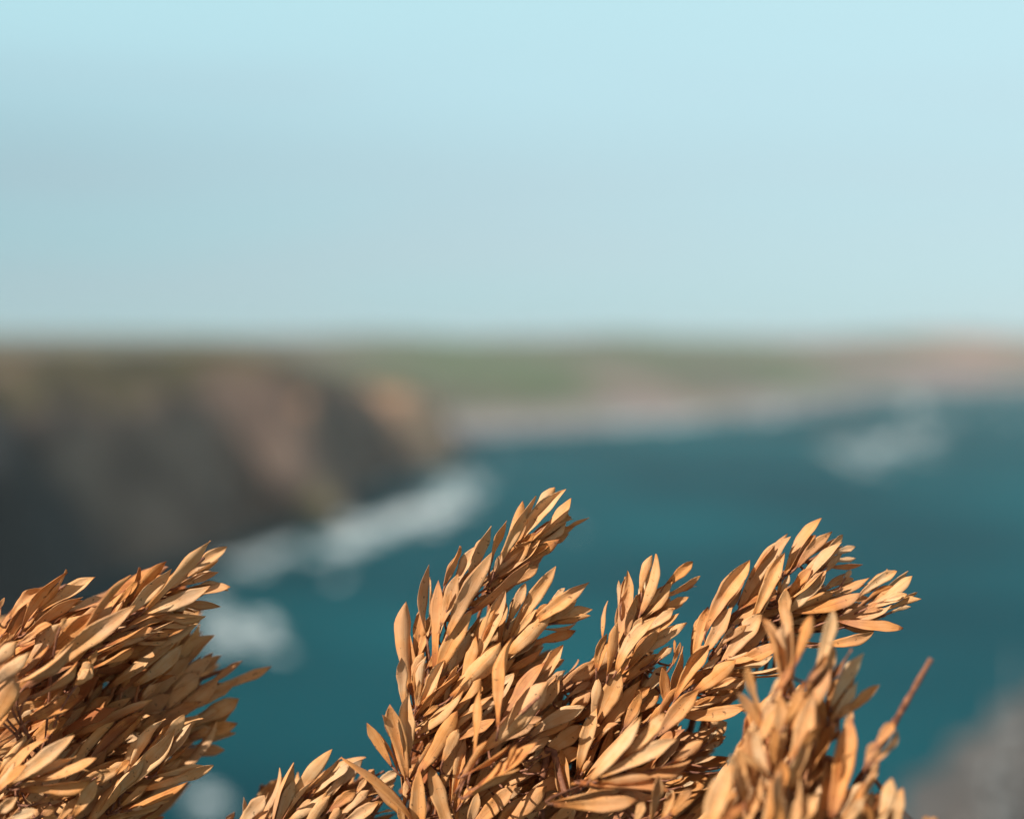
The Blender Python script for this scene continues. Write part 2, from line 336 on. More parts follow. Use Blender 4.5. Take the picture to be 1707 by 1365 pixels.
n = N(t, 'ShaderNodeTexNoise'); n.inputs['Scale'].default_value = 400; n.inputs['Detail'].default_value = 4
g = N(t, 'ShaderNodeNewGeometry'); t.links.new(g.outputs['Position'], n.inputs['Vector'])
r_ = N(t, 'ShaderNodeValToRGB'); r_.color_ramp.elements[0].position = .3; r_.color_ramp.elements[1].position = .7; r_.color_ramp.elements[0].color = (.11,.04,.025,1); r_.color_ramp.elements[1].color = (.36,.15,.075,1)
t.links.new(n.outputs['Fac'], r_.inputs[0]); t.links.new(r_.outputs[0], b.inputs['Base Color'])
bp = N(t, 'ShaderNodeBump'); bp.inputs['Strength'].default_value = .8; bp.inputs['Distance'].default_value = .0005
t.links.new(n.outputs['Fac'], bp.inputs['Height']); t.links.new(bp.outputs[0], b.inputs['Normal'])

PT = [0, .08, .2, .33, .46, .58, .68, .78, .87, .94, .98, 1.0]
PW = [.26, .38, .55, .71, .84, .97, 1.0, .90, .62, .31, .11, .03]
PW2 = [.24, .34, .48, .63, .76, .93, 1.0, .96, .74, .40, .14, .03]
PW3 = [.24, .40, .62, .82, .94, 1.0, .94, .78, .50, .25, .09, .03]
def leaf_verts(B, Y, L, w, roll, rd, bend=0, nu=15, nv=7, cup=None):
    """closed curled blade; B base point, Y unit direction. returns verts, faces, uvs"""
    view = (Vector((0, 0, CAM_Z))-B).normalized()
    Zn = (view - Y*view.dot(Y))
    if Zn.length < .05: Zn = Vector((0, 0, 1)) - Y*Y.z
    Zn.normalize(); Xn = Y.cross(Zn).normalized()
    c, s = math.cos(roll), math.sin(roll)
    Zr = Zn*c + Xn*s; Xr = Xn*c - Zn*s
    if cup is None: cup = rd.choice((-1, 1, 1))*(rd.uniform(.15, .6) if rd.random() < .88 else rd.uniform(.8, 1.3))
    arch = rd.uniform(-.07, .07); hook = rd.uniform(-.09, .09); tw = rd.uniform(-.9, .9); asym = rd.uniform(-.15, .15)
    wav = rd.uniform(0, 6.28); wa = rd.uniform(.03, .11); pr = rd.choice((PW, PW, PW2, PW3)); crease = rd.uniform(.01, .09)
    mu = rd.uniform(-.06, .06)
    top = []; bot = []; uv = []
    for i in range(nu):
        tt = i/(nu-1); tt = tt**.92
        ww = np.interp(tt, PT, pr)*w*.5
        a = tw*(tt-.5)*1.1; ww *= 1+.05*math.sin(wav*3+tt*21)*min(1, tt*3)
        for j in range(nv):
            u = -1+2*j/(nv-1)
            x = u*ww; z = cup*ww*(abs(u)**1.8)*(.5+.7*tt) - crease*w*math.exp(-(u*3)**2)*math.sin(math.pi*min(tt*1.1, 1)) + asym*ww*u*abs(u)
            z += wa*w*math.sin(wav+tt*9)*u*abs(u)
            x, z = x*math.cos(a)-z*math.sin(a), x*math.sin(a)+z*math.cos(a)
            x += -bend*L*4*tt*(1-tt) + mu*L*max(0, tt-.85)*3
            z += arch*L*4*tt*(1-tt) + hook*L*tt**3
            th = .00017*(1-.6*abs(u))*(1.4-tt*.7)
            p = B + Y*(tt*L) + Xr*x + Zr*z
            top.append(p+Zr*th); bot.append(p-Zr*th); uv.append((j/(nv-1), tt))
    n = nu*nv; V = top+bot; F = []
    for i in range(nu-1):
        for j in range(nv-1):
            k = i*nv+j
            F.append((k, k+1, k+1+nv, k+nv)); F.append((n+k+nv, n+k+1+nv, n+k+1, n+k))
        k = i*nv; F.append((k+nv, n+k+nv, n+k, k))
        k = i*nv+nv-1; F.append((k, n+k, n+k+nv, k+nv))
    for j in range(nv-1):
        F.append((j, n+j, n+j+1, j+1)); k = (nu-1)*nv+j; F.append((k+1, n+k+1, n+k, k))
    return V, F, uv+uv
class Pile:
    def __init__(s): s.V = []; s.F = []; s.U = []; s.T = []
    def add(s, V, F, U, tone):
        k = len(s.V); s.V += V; s.F += [tuple(a+k for a in f) for f in F]; s.U += U; s.T += [tone]*len(V)
    def build(s, name, parent, mat, base=None):
        if not s.V: return None
        o0 = base if base is not None else Vector((0, 0, 0))
        me = mesh(name, [tuple(v-o0) for v in s.V], s.F)
        uvl = me.uv_layers.new(name='UVMap'); li = np.empty(len(me.loops), np.int32); me.loops.foreach_get('vertex_index', li)
        uvl.data.foreach_set('uv', np.array(s.U, np.float32)[li].ravel())
        at_ = me.attributes.new('tone', 'FLOAT', 'POINT'); at_.data.foreach_set('value', np.array(s.T, np.float32))
        o = link(name, me, parent, mat); return o
def tube(V, F, pts, r0, r1, n=7, knob=0.0):
    k = len(V); m_ = len(pts)
    for i, p in enumerate(pts):
        d = (pts[min(i+1, m_-1)]-pts[max(i-1, 0)]).normalized()
        a = d.cross(Vector((0, 1, .1))).normalized(); b_ = d.cross(a).normalized()
        r = r0+(r1-r0)*i/(m_-1)
        r *= 1+knob*abs(math.sin(i*2.4))
        for j in range(n):
            an = j/n*6.2832; V.append(p+a*math.cos(an)*r+b_*math.sin(an)*r)
    for i in range(m_-1):
        for j in range(n):
            F.append((k+i*n+j, k+i*n+(j+1) % n, k+(i+1)*n+(j+1) % n, k+(i+1)*n+j))
    F.append(tuple(k+j for j in range(n))[::-1]); F.append(tuple(k+(m_-1)*n+j for j in range(n)))
def smooth_line(pts, sub=5):
    o = []; n = len(pts)
    for i in range(n-1):
        p0, p1, p2, p3 = pts[max(i-1, 0)], pts[i], pts[i+1], pts[min(i+2, n-1)]
        for s in range(sub):
            u = s/sub
            o.append(.5*((2*p1)+(p2-p0)*u+(2*p0-5*p1+4*p2-p3)*u*u+(3*p1-p0-3*p2+p3)*u**3))
    o.append(pts[-1]); return o

# crops of the picture the shoots were measured in: origin x, origin y, magnification
CR = dict(A=(0,880,4.2675), B=(0,1115,4.2675), C=(600,800,4.2675), D=(600,1000,4.2675), E=(380,1165,5.334), F=(660,1115,4.2675),
          G=(960,900,5.334), H=(920,1075,4.2675), I=(1140,850,4.2675), J=(1180,960,4.2675), K=(1160,1115,4.2675), L=(1000,1215,7.11))
# each shoot: plant, depth (mm), depth spread (mm), stem through picture points, leaves back to front: foot x y, tip x y, width[, tone][, bend]
SH = []
def shoot(plant, depth, spread, stem, rows, r=1.1, push=0):
    L = []
    crop = None
    for ln in rows.strip().split('\n'):
        for it in ln.split(';'):
            it = it.split()
            if not it: continue
            if it[0] in CR and len(it) == 1: crop = CR[it[0]]; continue
            v = [float(q) for q in it]; ox, oy, s = crop
            L.append((ox+v[0]/s, oy+v[1]/s, ox+v[2]/s, oy+v[3]/s, v[4]/s, v[5] if len(v) > 5 else None, v[6] if len(v) > 6 else 0))
    SH.append((plant, depth, spread, stem, L, r))
shoot('left', 628, 26, [(60,1400),(180,1240),(300,1150),(390,1110)], '''
B
1400 540 1680 460 40; 1250 600 1600 575 90 .6; 1150 690 1430 620 70; 1380 470 1690 390 100 .6; 1340 400 1707 210 130 .5; 1300 480 1660 300 120 .55
1500 160 1929 -25 80 .5; 1430 120 1728 -55 60; 1420 250 1700 60 90; 1380 40 1580 -100 70; 1100 60 1530 -250 140 .4; 1180 20 1440 -310 60 .6 .05; 1200 150 1500 -90 110
1000 260 1290 -40 120; 1250 330 1560 60 130; 1200 250 1420 20 150 .5; 1000 430 1300 200 110; 850 400 1220 170 120; 1100 500 1420 330 110; 1050 200 1370 -100 110
900 600 1240 480 90; 800 640 1150 560 90; 800 280 1060 20 110; 640 300 850 150 110; 930 140 990 -10 60 .3; 720 250 870 60 100; 830 120 980 0 60 .3
590 370 740 110 35 .8; 735 185 860 90 50 .3; 700 530 865 510 25 .2; 850 500 1010 490 60 .2; 700 620 1000 520 60; 640 610 815 580 55 .3; 1010 210 1150 60 60 .3
560 470 780 310 90 .25; 620 460 930 230 50 .4; 840 425 1065 325 55 .3; 460 590 760 450 60 .3; 1080 100 1240 40 40 .8; 1050 760 1200 700 50 .3
''')
shoot('left', 606, 12, [(-40,1200),(10,1070),(60,1010),(110,975)], '''
A
120 770 400 560 50 .6; 400 660 680 570 60 .5; 500 590 720 490 50 .2; 30 740 200 490 60; 60 800 230 540 70 .4; 100 620 310 430 100 .6 .1; 320 575 540 470 50
260 600 500 320 50 .6; 330 560 665 340 85 .3; 230 720 580 475 78 .3; 190 670 460 290 72 .45 .05; -20 590 35 490 32; -10 850 60 740 45; -60 700 10 560 60
''')
shoot('left', 596, 26, [(-60,1300),(60,1150),(200,1040),(340,930)], '''
A
1200 470 1505 385 40; 1300 400 1555 305 60 .6; 1350 330 1622 135 92 .4 .05; 1250 480 1635 400 62 .6 -.03; 1180 570 1570 530 58 .5 -.04; 1100 600 1465 620 65 .5 .06; 1000 640 1310 590 60
1150 700 1350 690 50; 1050 780 1310 720 60; 1000 700 1230 560 60; 1130 420 1420 240 60 .5; 1060 580 1500 415 112 .2 -.04; 1020 480 1330 300 70 .4; 940 690 1280 560 60 .5
1090 520 1482 70 84 .3 .03; 960 500 1180 230 76 .7 .05; 830 540 985 375 60 .7; 900 620 1225 280 96 .3; 760 860 1230 640 62 .35 -.05; 740 860 1160 700 40 .2
690 980 960 860 62 .7; 800 820 1080 700 60; 520 860 720 640 60 .3; 640 740 800 540 84 .25; 350 900 690 570 130 .75; 600 760 907 315 62 .6 .06
160 810 370 690 50; 220 940 430 670 120 .3; 340 1030 960 570 150 .35 .03; 620 1000 690 870 60 .4; 540 1110 650 940 90 .3
''')
shoot('left', 604, 14, [(120,1450),(190,1340),(250,1240),(300,1200)], '''
B
1000 1067 1165 965 28 .9; 1050 1085 1170 1050 30 .9; 1150 750 1460 680 72 .3; 1290 400 1450 360 24 .3; 1150 695 1395 390 52 .2; 1070 840 1515 700 84 .3 -.04
905 990 1340 815 80 .7 -.06; 640 1090 960 620 140 .4; 880 960 1050 820 60 .5; 1130 560 1318 325 92 .3; 940 720 1178 350 80 .2 .05; 780 930 1255 450 135 .35; 640 1085 860 780 110 .4
700 760 900 660 60; 940 1000 1010 980 30 .1; 830 740 930 640 60 .6
''')
shoot('left', 578, 20, [(-40,1400),(30,1300),(110,1240)], '''
B
270 300 580 190 110; 0 380 370 240 150 .5; 20 500 210 370 30 .3; -20 600 120 520 60 .3; 130 620 240 470 28 .6; 340 470 405 355 62 .6; 10 720 190 460 80 .4; 240 350 590 190 110 .6
550 110 650 -10 95 .3; 280 950 460 880 50; 430 1060 560 900 70; 300 1040 390 980 80 .7; 540 1020 690 790 105 .4; 150 835 300 815 40 .3
0 820 320 480 85 .5; 240 180 560 -30 45 .7; 200 110 460 -60 45 .7; 200 780 550 620 62 .2; 230 775 690 650 62 .35 -.05; 200 850 645 810 104 .65
100 790 545 460 118 .3; -20 1020 130 905 90 .2; 60 1075 260 1000 80 .2; -60 380 125 45 165 .6; 0 860 220 680 70 .6
A
150 1065 520 810 70 .5; -60 1000 125 790 110 .3; -40 1110 210 890 110 .3; 430 700 470 640 40
''')
shoot('low', 612, 16, [(420,1470),(500,1385),(560,1330),(640,1285)], '''
E
-20 1090 62 995 60 .95; 130 1080 155 870 26 .2; 600 800 650 700 42 .2; 560 820 600 740 40 .2; 1210 730 1300 620 72 .6; 1330 840 1480 760 60; 1370 840 1505 670 60 .2; 1300 790 1522 635 88 .15 .05
1340 1015 1470 995 20 .1; 1200 860 1420 800 50; 720 820 1210 490 60 .4 .06; 790 740 1012 515 50 .3; 640 800 820 540 60 .5; 800 810 1105 590 76 .2; 860 870 1197 535 100 .2
1150 820 1230 700 60; 120 1100 335 860 150 .25; 220 1090 360 985 92 .6; 325 980 460 608 58 .25 -.05; 360 1040 500 800 60 .4; 420 1090 600 568 66 .35 .08; 440 1090 578 700 112 .3
520 1010 932 440 128 .25 .03; 640 960 745 885 44 .3; 540 1090 880 830 92 .3; 930 970 1150 790 112 .6; 700 1110 900 860 110 .35; 1000 1080 1250 805 72 .25 .08; 1060 1085 1345 915 122 .3
1180 1000 1380 900 60; 900 1100 1000 960 90 .5
''', .9)
shoot('centre', 604, 16, [(690,1450),(693,1240),(705,1150),(740,1085),(800,1000),(870,930),(930,862)], '''
C
1380 350 1632 266 34 .5 -.04; 1300 400 1532 330 62 .6; 1250 470 1490 385 84 .5; 1330 330 1507 260 42 .4; 1240 270 1392 52 94 .3 .04; 1250 410 1522 148 80 .3 -.06; 1240 425 1490 255 60 .35
1290 450 1470 310 40 .2; 900 770 1000 710 44 .3; 690 800 790 715 60 .6; 820 900 990 820 50 .2; 940 690 1200 510 90 .5; 1085 740 1272 600 70 .7 -.04; 1010 660 1290 430 58 .25
1170 605 1425 428 88 .7 .03; 1155 420 1470 62 108 .3 .05; 1040 560 1250 370 70 .75; 1005 570 1232 102 86 .35 .06; 960 650 1005 530 50 .35; 945 550 1048 290 52 .6 .06
825 915 1200 565 68 .65 -.06; 670 800 825 470 88 .25; 615 720 716 466 54 .6 .05; 790 700 926 316 88 .35 .03; 660 1040 952 525 132 .4 .04; 590 990 692 665 108 .4; 620 920 650 785 30 .6
''')
shoot('centre', 600, 14, [(715,1450),(692,1250),(698,1180),(745,1090)], '''
D
640 340 860 130 36 .8; 400 400 440 40 96 .7; 580 160 690 100 40 .8; 600 300 660 180 40 .8; 475 215 472 -255 76 .35 .07; 425 370 520 90 84 .4; 755 420 822 245 52 .2; 630 500 685 350 58 .15
490 470 565 370 60 .6; 610 710 690 470 46 .1; 490 1015 450 800 46 .4; 525 900 512 730 26 .2; 365 600 318 8 126 .4 .05; 370 600 450 372 92 .5; 540 440 566 -143 84 .65
570 490 802 52 132 .45 .03; 835 400 1042 -70 118 .4; 720 610 842 255 90 .55; 430 735 445 395 64 .2; 440 735 700 490 52 .4; 450 725 592 425 92 .3; 425 795 702 500 56 .5
310 710 290 400 84 .4; 400 740 420 560 40 .5; 690 650 1008 305 168 .45; 640 760 800 560 50; 680 780 872 560 62 .5; 430 935 742 655 66 .5; 335 1080 335 655 126 .4 .02
700 830 965 640 40 .6; 690 930 985 715 44 .3; 720 975 965 845 80 .55; 460 820 560 740 40
''')
shoot('centre', 606, 18, [(740,1450),(800,1240),(870,1070),(960,995)], '''
D
1350 720 1575 437 46 .6; 1300 760 1540 520 62 .6; 1250 900 1490 700 90; 1200 1000 1600 900 105 .5; 1180 520 1460 430 60; 1050 560 1440 400 66; 1010 620 1310 480 60; 1000 700 1240 560 66
1300 620 1470 500 50 .5; 1390 640 1450 510 30 .1; 1320 200 1540 170 34 .4; 1180 330 1545 236 76 .55; 1040 500 1300 320 70; 1030 280 1140 100 60 .3; 1000 300 1050 0 60 .6
C
1370 850 1457 765 40 .35; 1380 970 1545 850 80 .5; 1420 1010 1640 960 50 .4; 1080 970 1182 732 80 .45; 1330 1010 1652 908 62 .5; 1250 1000 1628 718 108 .35; 1230 980 1330 880 50; 1100 1095 1398 620 112 .35 .03
D
1110 240 1260 60 56; 1070 375 1380 65 128 .45; 960 640 1100 520 50 .2; 870 740 1000 600 40 .6; 860 830 1000 700 34 .1; 1180 560 1240 520 30 .1; 1210 880 1300 820 24 .1; 1290 780 1340 730 24 .1
1010 690 1100 530 40 .2; 1030 860 1313 430 90 .6; 1230 610 1442 315 108 .35 -.03; 1300 760 1417 560 88 .55; 1250 945 1612 760 118 .3 .05; 1150 820 1300 700 60; 1050 920 1300 830 70; 980 1000 1250 880 80
''')
shoot('centre', 572, 14, [(735,1450),(780,1290),(832,1225),(900,1160)], '''
D
915 1020 1352 590 178 .42; 995 835 1068 265 60 .5 .04; 820 1045 862 575 68 .6; 
F
480 790 660 520 44 .8; 540 720 800 520 34 .75; 640 800 1025 510 76 .6; 790 700 865 540 36 .8; 560 880 880 715 56 .6
''')
shoot('centre', 598, 20, [(760,1460),(770,1340),(810,1260),(860,1200)], '''
F
300 560 620 300 80; 500 450 720 250 60; 600 600 760 460 60; 840 930 860 800 56 .35; 1240 790 875 655 104 .45; 690 680 850 630 44 .4; 985 660 1085 500 80 .25; 1210 1040 1180 555 118 .5; 1060 600 1330 400 130; 1100 700 1300 560 120
850 620 1100 480 90; 1000 860 1200 760 100; 700 950 900 840 80; 420 1000 440 830 80 .7; 60 970 40 750 30 .7; 60 950 80 770 50 .4; 330 820 455 410 106 .45; 415 900 515 490 74 .5; 470 950 540 830 50
560 1110 865 805 118 .6; 780 1125 1080 820 124 .5; 1000 1000 1150 880 60; 165 720 440 300 126 .5 -.03; 400 1200 245 690 124 .5; 150 1280 165 690 124 .5; 60 1120 20 960 60 .5; 1120 1090 1260 960 80
D
205 1150 42 882 78 .65; 320 1220 200 742 132 .6 -.03; 180 900 165 815 20 .7; 600 1120 700 920 90 .55
E
1620 1075 1038 500 92 .65 -.02
''')
shoot('middle', 602, 16, [(985,1450),(1008,1230),(1045,1110),(1075,1020),(1110,985)], '''
G
880 460 1085 420 50 .5; 800 590 1000 510 78 .6; 810 490 1098 314 58 .4 -.04; 790 430 1052 192 100 .6 .03; 240 840 272 538 52 .45 .03; 620 630 740 550 44; 700 690 884 608 50 .4
660 570 862 370 80 .3; 585 710 862 390 70 .4 -.05; 560 620 572 475 62 .6; 590 450 672 135 88 .35 .07; 590 600 730 125 106 .3 -.05; 400 560 448 308 62 .6; 380 880 488 272 132 .3 -.02; 760 810 915 645 42 .4
640 790 875 615 92 .25; 640 900 870 760 52 .4; 590 1005 988 732 108 .2 .03; 500 1080 750 780 104 .4; 455 860 524 480 78 .4; 700 1067 822 945 50; 760 1050 858 950 50 .2; 880 1010 876 885 30 .6; 865 1090 928 902 50 .6
190 1120 275 830 80 .5 .06; 290 1150 352 715 94 .5; 480 900 590 680 80 .3; 400 1110 705 680 122 .25 .04
''')
shoot('middle', 608, 24, [(960,1450),(985,1290),(1035,1160),(1100,1090)], '''
H
950 700 1250 550 130; 800 900 1150 700 110; 900 900 1260 790 100; 850 970 1220 900 90; 820 1040 1190 970 90; 700 760 1000 620 90; 1000 720 1240 640 100; 700 1000 1000 900 100; 1080 745 1200 685 46 .05; 1110 695 1170 590 40 .05
1010 832 1085 790 32 .05; 1010 842 1172 790 36 .15; 1185 905 1262 880 30 .3; 1200 865 1255 830 26 .4; 880 950 935 925 24 .1; 930 1005 1010 970 26 .1; 870 760 955 700 28 .75; 890 675 1175 568 38 .65
170 260 268 160 60 .3; 200 385 300 310 36 .1; 130 355 275 255 50 .35; 60 300 330 100 80; 100 500 280 330 100; 150 250 330 150 90; 600 480 765 365 70 .5; 645 340 820 150 96 .2; 600 175 655 80 60 .15; 560 255 852 18 44 .3
360 500 510 340 80; 370 545 580 320 90; 370 575 640 250 108; 500 430 700 300 80; 520 245 775 45 72 .6; 820 415 785 150 88 .6; 820 425 912 0 66 .6; 880 330 880 230 24 .8; 530 560 642 325 84 .6; 700 530 830 400 60 .6
290 515 332 238 74 .35; 340 505 492 190 146 .45; 200 860 330 450 108 .45 .03; 225 970 570 490 66 .6; 330 680 460 540 40; 350 640 420 590 24 .2; 240 1085 380 985 90 .5; 810 1085 865 1030 60 .3; 220 900 280 820 50 .6
''')
shoot('middle', 562, 14, [(900,1420),(950,1335),(985,1300),(1020,1285)], '''
H
570 880 990 808 88 .65 -.05; 880 810 1075 668 88 .6; 270 985 850 1000 58 .6 -.04; 360 970 712 930 80 .6; 530 765 815 487 88 .25; 400 900 882 645 112 .25 -.02; 310 915 650 510 108 .25
F
1190 960 1720 930 108 .6 -.04
L
430 1090 520 850 120 .5; 600 1090 650 520 110 .35; 750 1040 880 740 110 .55; 860 980 1085 690 115 .55
''')
shoot('middle', 598, 16, [(1060,1430),(1110,1210),(1165,1130),(1215,1075),(1250,1010)], '''
G
1370 620 1470 420 70 .6; 1070 1040 1188 588 128 .55 .05; 1410 740 1640 570 72 .25; 1310 912 1525 755 66 .55; 1200 740 1552 178 166 .4 .03; 1200 1067 1305 955 44 .4; 1260 960 1400 760 60 .3; 1150 980 1388 595 146 .45
1030 1090 1172 930 110 .5
H
1130 440 1580 400 40 .3; 1160 330 1365 250 34 .3; 1000 425 1165 365 48 .7; 920 480 1380 450 104 .55 -.06; 900 345 1110 -10 112 .45 .03; 1100 310 1300 180 60; 1040 320 1312 108 124 .5; 780 605 1042 295 136 .5; 1150 300 1310 240 50 .3
''')
shoot('right', 604, 18, [(1120,1450),(1150,1220),(1190,1130),(1240,1010),(1320,947),(1378,925)], '''
I
1070 352 1228 325 42 .3; 1035 402 1275 388 44 .6; 970 310 1143 178 48 .5; 1080 305 1220 260 52 .2; 770 390 972 48 80 .4 .08; 835 375 1052 152 76 .5 .04; 720 450 780 320 50 .5; 1000 450 1130 300 44; 1020 400 1100 320 40 .3
670 600 692 450 34 .6; 690 590 752 460 50 .3; 740 600 905 410 78 .6; 850 560 1136 240 70 .3; 780 590 1112 240 88 .3; 430 665 725 155 110 .4; 430 665 752 180 118 .3 .06; 360 805 530 690 60 .3; 740 640 1000 440 60 .4; 755 712 1024 430 98 .3
515 730 712 298 110 .35; 600 640 660 560 30 .2; 420 690 560 600 40 .7
G
1320 1070 1640 640 168 .42
J
540 300 555 90 100 .42; 110 470 280 350 60 .5; 210 620 540 480 106 .6; 140 590 280 530 26 .2; 180 690 600 630 20 .3; 310 720 600 690 24 .3; 100 640 350 580 50 .5; 60 800 260 740 40 .3
''')
shoot('right', 610, 18, [(1160,1450),(1180,1200),(1240,1120),(1330,1060),(1450,1012)], '''
I
740 740 1000 690 60; 800 760 1020 700 50; 880 940 1080 935 18 .3; 870 970 1060 970 18 .3; 740 870 1000 780 40 .5; 770 810 835 770 40 .4; 620 920 860 860 24 .2; 640 960 900 900 40 .5; 700 830 960 790 50
1150 485 1192 425 40 .3; 1040 540 1210 485 48 .15; 1130 560 1288 545 26 .3; 955 585 1322 490 54 .45 -.03; 910 645 1215 565 58 .2; 850 660 1150 600 50; 1190 635 1318 625 52 .6; 1150 720 1250 660 40; 1260 605 1512 428 74 .35 .05
1370 640 1520 530 56; 1330 660 1628 478 74 .3 -.03; 1560 625 1655 578 22 .5; 1340 690 1590 600 56 .3; 1420 650 1560 610 40 .25; 1460 700 1688 628 44 .45 -.05; 1480 728 1612 680 32 .1; 1300 740 1440 700 60
1080 780 1400 700 96 .5; 1225 797 1482 668 54 .2; 1130 740 1205 700 28 .1; 1160 800 1562 838 70 .6 -.06; 1000 950 1353 874 84 .6 -.05; 790 716 1268 596 88 .55 -.02; 1300 700 1380 660 30 .7
''')
shoot('front', 532, 16, [(1265,1460),(1290,1290),(1310,1140),(1335,1080)], '''
J
870 760 1042 530 44 1.0; 590 1000 900 450 70 .6; 570 620 522 120 84 .45; 520 800 398 285 62 .55; 635 590 745 275 92 .5; 800 650 905 235 104 .25; 850 770 885 480 84 .4; 370 970 258 645 70 .6; 400 1080 205 815 84 .6; 500 800 600 640 60 .9; 700 760 840 560 60 .8
560 1100 860 640 90 .6
K
410 740 370 390 76 .5; 440 560 560 280 80 .4; 590 640 612 180 110 .45; 850 490 848 300 44 .2; 640 380 765 120 80 .6; 530 860 430 430 88 .25; 540 700 560 420 70 .6; 690 790 838 165 156 .5; 420 820 300 570 80 .5; 600 900 620 650 110 .6
500 760 300 560 50 .5; 720 600 900 380 60 .6
''')
shoot('front', 545, 14, [(1330,1460),(1350,1330),(1395,1190),(1410,1150)], '''
J
860 960 930 720 90 .5; 1000 960 1218 762 78 .4; 890 1000 1050 740 60 .1; 900 890 1115 548 96 .1 .05; 940 1000 1020 900 60 .4
K
880 560 1010 380 80; 770 760 985 390 84 .6; 740 880 950 690 50 .6; 870 1120 930 640 92 .6; 1050 500 1110 300 60; 1020 900 1040 600 40 .5
''')
shoot('front', 528, 12, [(1370,1460),(1410,1345),(1440,1290),(1468,1238),(1492,1202),(1522,1150),(1552,1098)], '''
K
970 1030 1125 345 166 .6; 1200 1110 1240 880 100 .5; 1210 880 1300 650 62 .4; 1010 1090 1280 640 60 .5; 1215 660 1275 515 76 .7; 1285 640 1442 440 60 .45; 1290 540 1405 375 84 .7; 1300 1140 1402 775 112 .3; 1420 1140 1465 840 84 .3; 1640 1120 1645 1045 60 .5; 1690 1130 1705 1050 60 .4
1050 1120 1200 900 70 .3; 1130 1000 1220 800 50 .7
''', 1.5)
shoot('front', 520, 12, [(1230,1460),(1250,1390),(1280,1330)], '''
K
470 960 440 760 50 .5; 320 940 372 850 40 .7; 360 1120 425 870 84 .4; 340 920 300 570 96 .4; 270 780 250 605 56 .4; 90 1140 275 690 172 .35 .05; 520 1100 600 700 110 .6; 700 1120 742 760 60 .3; 700 1130 855 880 130 .35; 610 1120 555 740 90 .6; 180 1120 350 960 80 .8
''')
# masses behind the measured leaves: plant, near/far depth (mm), direction angle (deg, up from +x), count, outline in picture points
FILL = [
 ('left', 603, 615, 33, 60, [(-60,1110),(60,1050),(140,1020),(210,980),(290,955),(310,985),(230,1040),(130,1110),(-60,1160)]),  # this and the next: hidden leaves added to shade the ones behind
 ('left', 616, 630, 33, 40, [(150,1120),(230,1060),(310,1010),(330,1030),(300,1100),(200,1170)]),
 ('left', 632, 690, 35, 300, [(-60,1010),(60,985),(120,960),(160,990),(230,960),(330,930),(345,1000),(345,1040),(350,1080),(385,1130),(365,1200),(355,1250),(330,1290),(300,1330),(240,1370),(200,1480),(-80,1480)]),
 ('left', 600, 628, 35, 90, [(-60,1090),(60,1080),(160,1090),(230,1100),(260,1180),(240,1250),(200,1330),(140,1450),(-60,1450)]),
 ('low', 616, 650, 45, 70, [(405,1350),(450,1300),(520,1275),(600,1275),(640,1300),(660,1340),(700,1420),(430,1460)]),
 ('centre', 612, 660, 40, 260, [(700,1180),(740,1110),(790,1050),(830,1010),(880,1050),(920,1020),(920,1090),(950,1130),(960,1200),(960,1300),(970,1420),(700,1430),(670,1330),(690,1260)]),
 ('centre', 610, 630, 48, 16, [(800,980),(860,920),(900,880),(915,905),(870,960),(820,1000)]),
 ('middle', 612, 668, 35, 260, [(950,1140),(1010,1080),(1060,1030),(1090,1050),(1100,1120),(1140,1200),(1190,1220),(1200,1300),(1180,1420),(940,1430)]),
 ('middle', 606, 630, 50, 20, [(1050,1050),(1080,1010),(1110,985),(1125,1000),(1110,1040),(1080,1080)]),
 ('right', 612, 650, 25, 50, [(1240,1020),(1300,985),(1350,960),(1400,985),(1450,1010),(1430,1040),(1380,1040),(1300,1060),(1250,1070)]),
 ('right', 612, 650, 30, 30, [(1170,1180),(1200,1120),(1260,1080),(1260,1110),(1230,1150),(1190,1190)]),
 ('front', 548, 600, 75, 150, [(1215,1260),(1250,1180),(1290,1140),(1340,1120),(1370,1150),(1390,1200),(1390,1300),(1400,1430),(1190,1440),(1190,1330)]),
 ('front', 535, 570, 70, 26, [(1420,1330),(1450,1310),(1480,1320),(1510,1370),(1520,1440),(1400,1440)]),
]
INFO = {
 'left': ('large dried shrub with tan leaves filling the lower left corner, its right side in shadow', 'dried shrub'),
 'low': ('small low dried sprig of pale cream leaves between the left shrub and the tall shoot', 'dried shrub'),
 'centre': ('tall dried shrub in the middle, its tip the highest leaf, orange leaves at its foot', 'dried shrub'),
 'middle': ('dried shrub with a blurred fan of cream leaves, right of the tallest shoot', 'dried shrub'),
 'right': ('dried shrub with a long leafy shoot bending right over the teal water', 'dried shrub'),
 'front': ('blurred dried shrub nearest the camera at lower right with one bare red brown twig', 'dried shrub'),
}
ROOT = {'left': (60, .70), 'low': (560, .68), 'centre': (790, .66), 'middle': (1010, .69), 'right': (1180, .72), 'front': (1350, .56)}
rd = random.Random(11)
GZ = 58.80
PL = {}
def leaf_from_px(x0, y0, x1, y1, w, d0, d1, rd, bend, hi=True):
    x0 -= (x1-x0)*.12; y0 -= (y1-y0)*.12
    B = at(x0, y0, d0); T = at(x1, y1, d1); L = (T-B).length; Y = (T-B)/L
    wm = w/FPX*(d0+d1)/2
    full = max(wm, min(.23*L, .0064))
    roll = math.acos(min(1, wm/full)); roll = roll*rd.choice((1, -1)) + rd.uniform(-.22, .22)
    V, F, U = leaf_verts(B, Y, L, full*.95, roll, rd, bend, 17 if hi else 10, 7 if hi else 5)
    return B, V, F, U
def inside(P, x, y):
    c = False; n = len(P)
    for i in range(n):
        x1, y1 = P[i]; x2, y2 = P[(i+1) % n]
        if (y1 > y) != (y2 > y) and x < (x2-x1)*(y-y1)/(y2-y1)+x1: c = not c
    return c
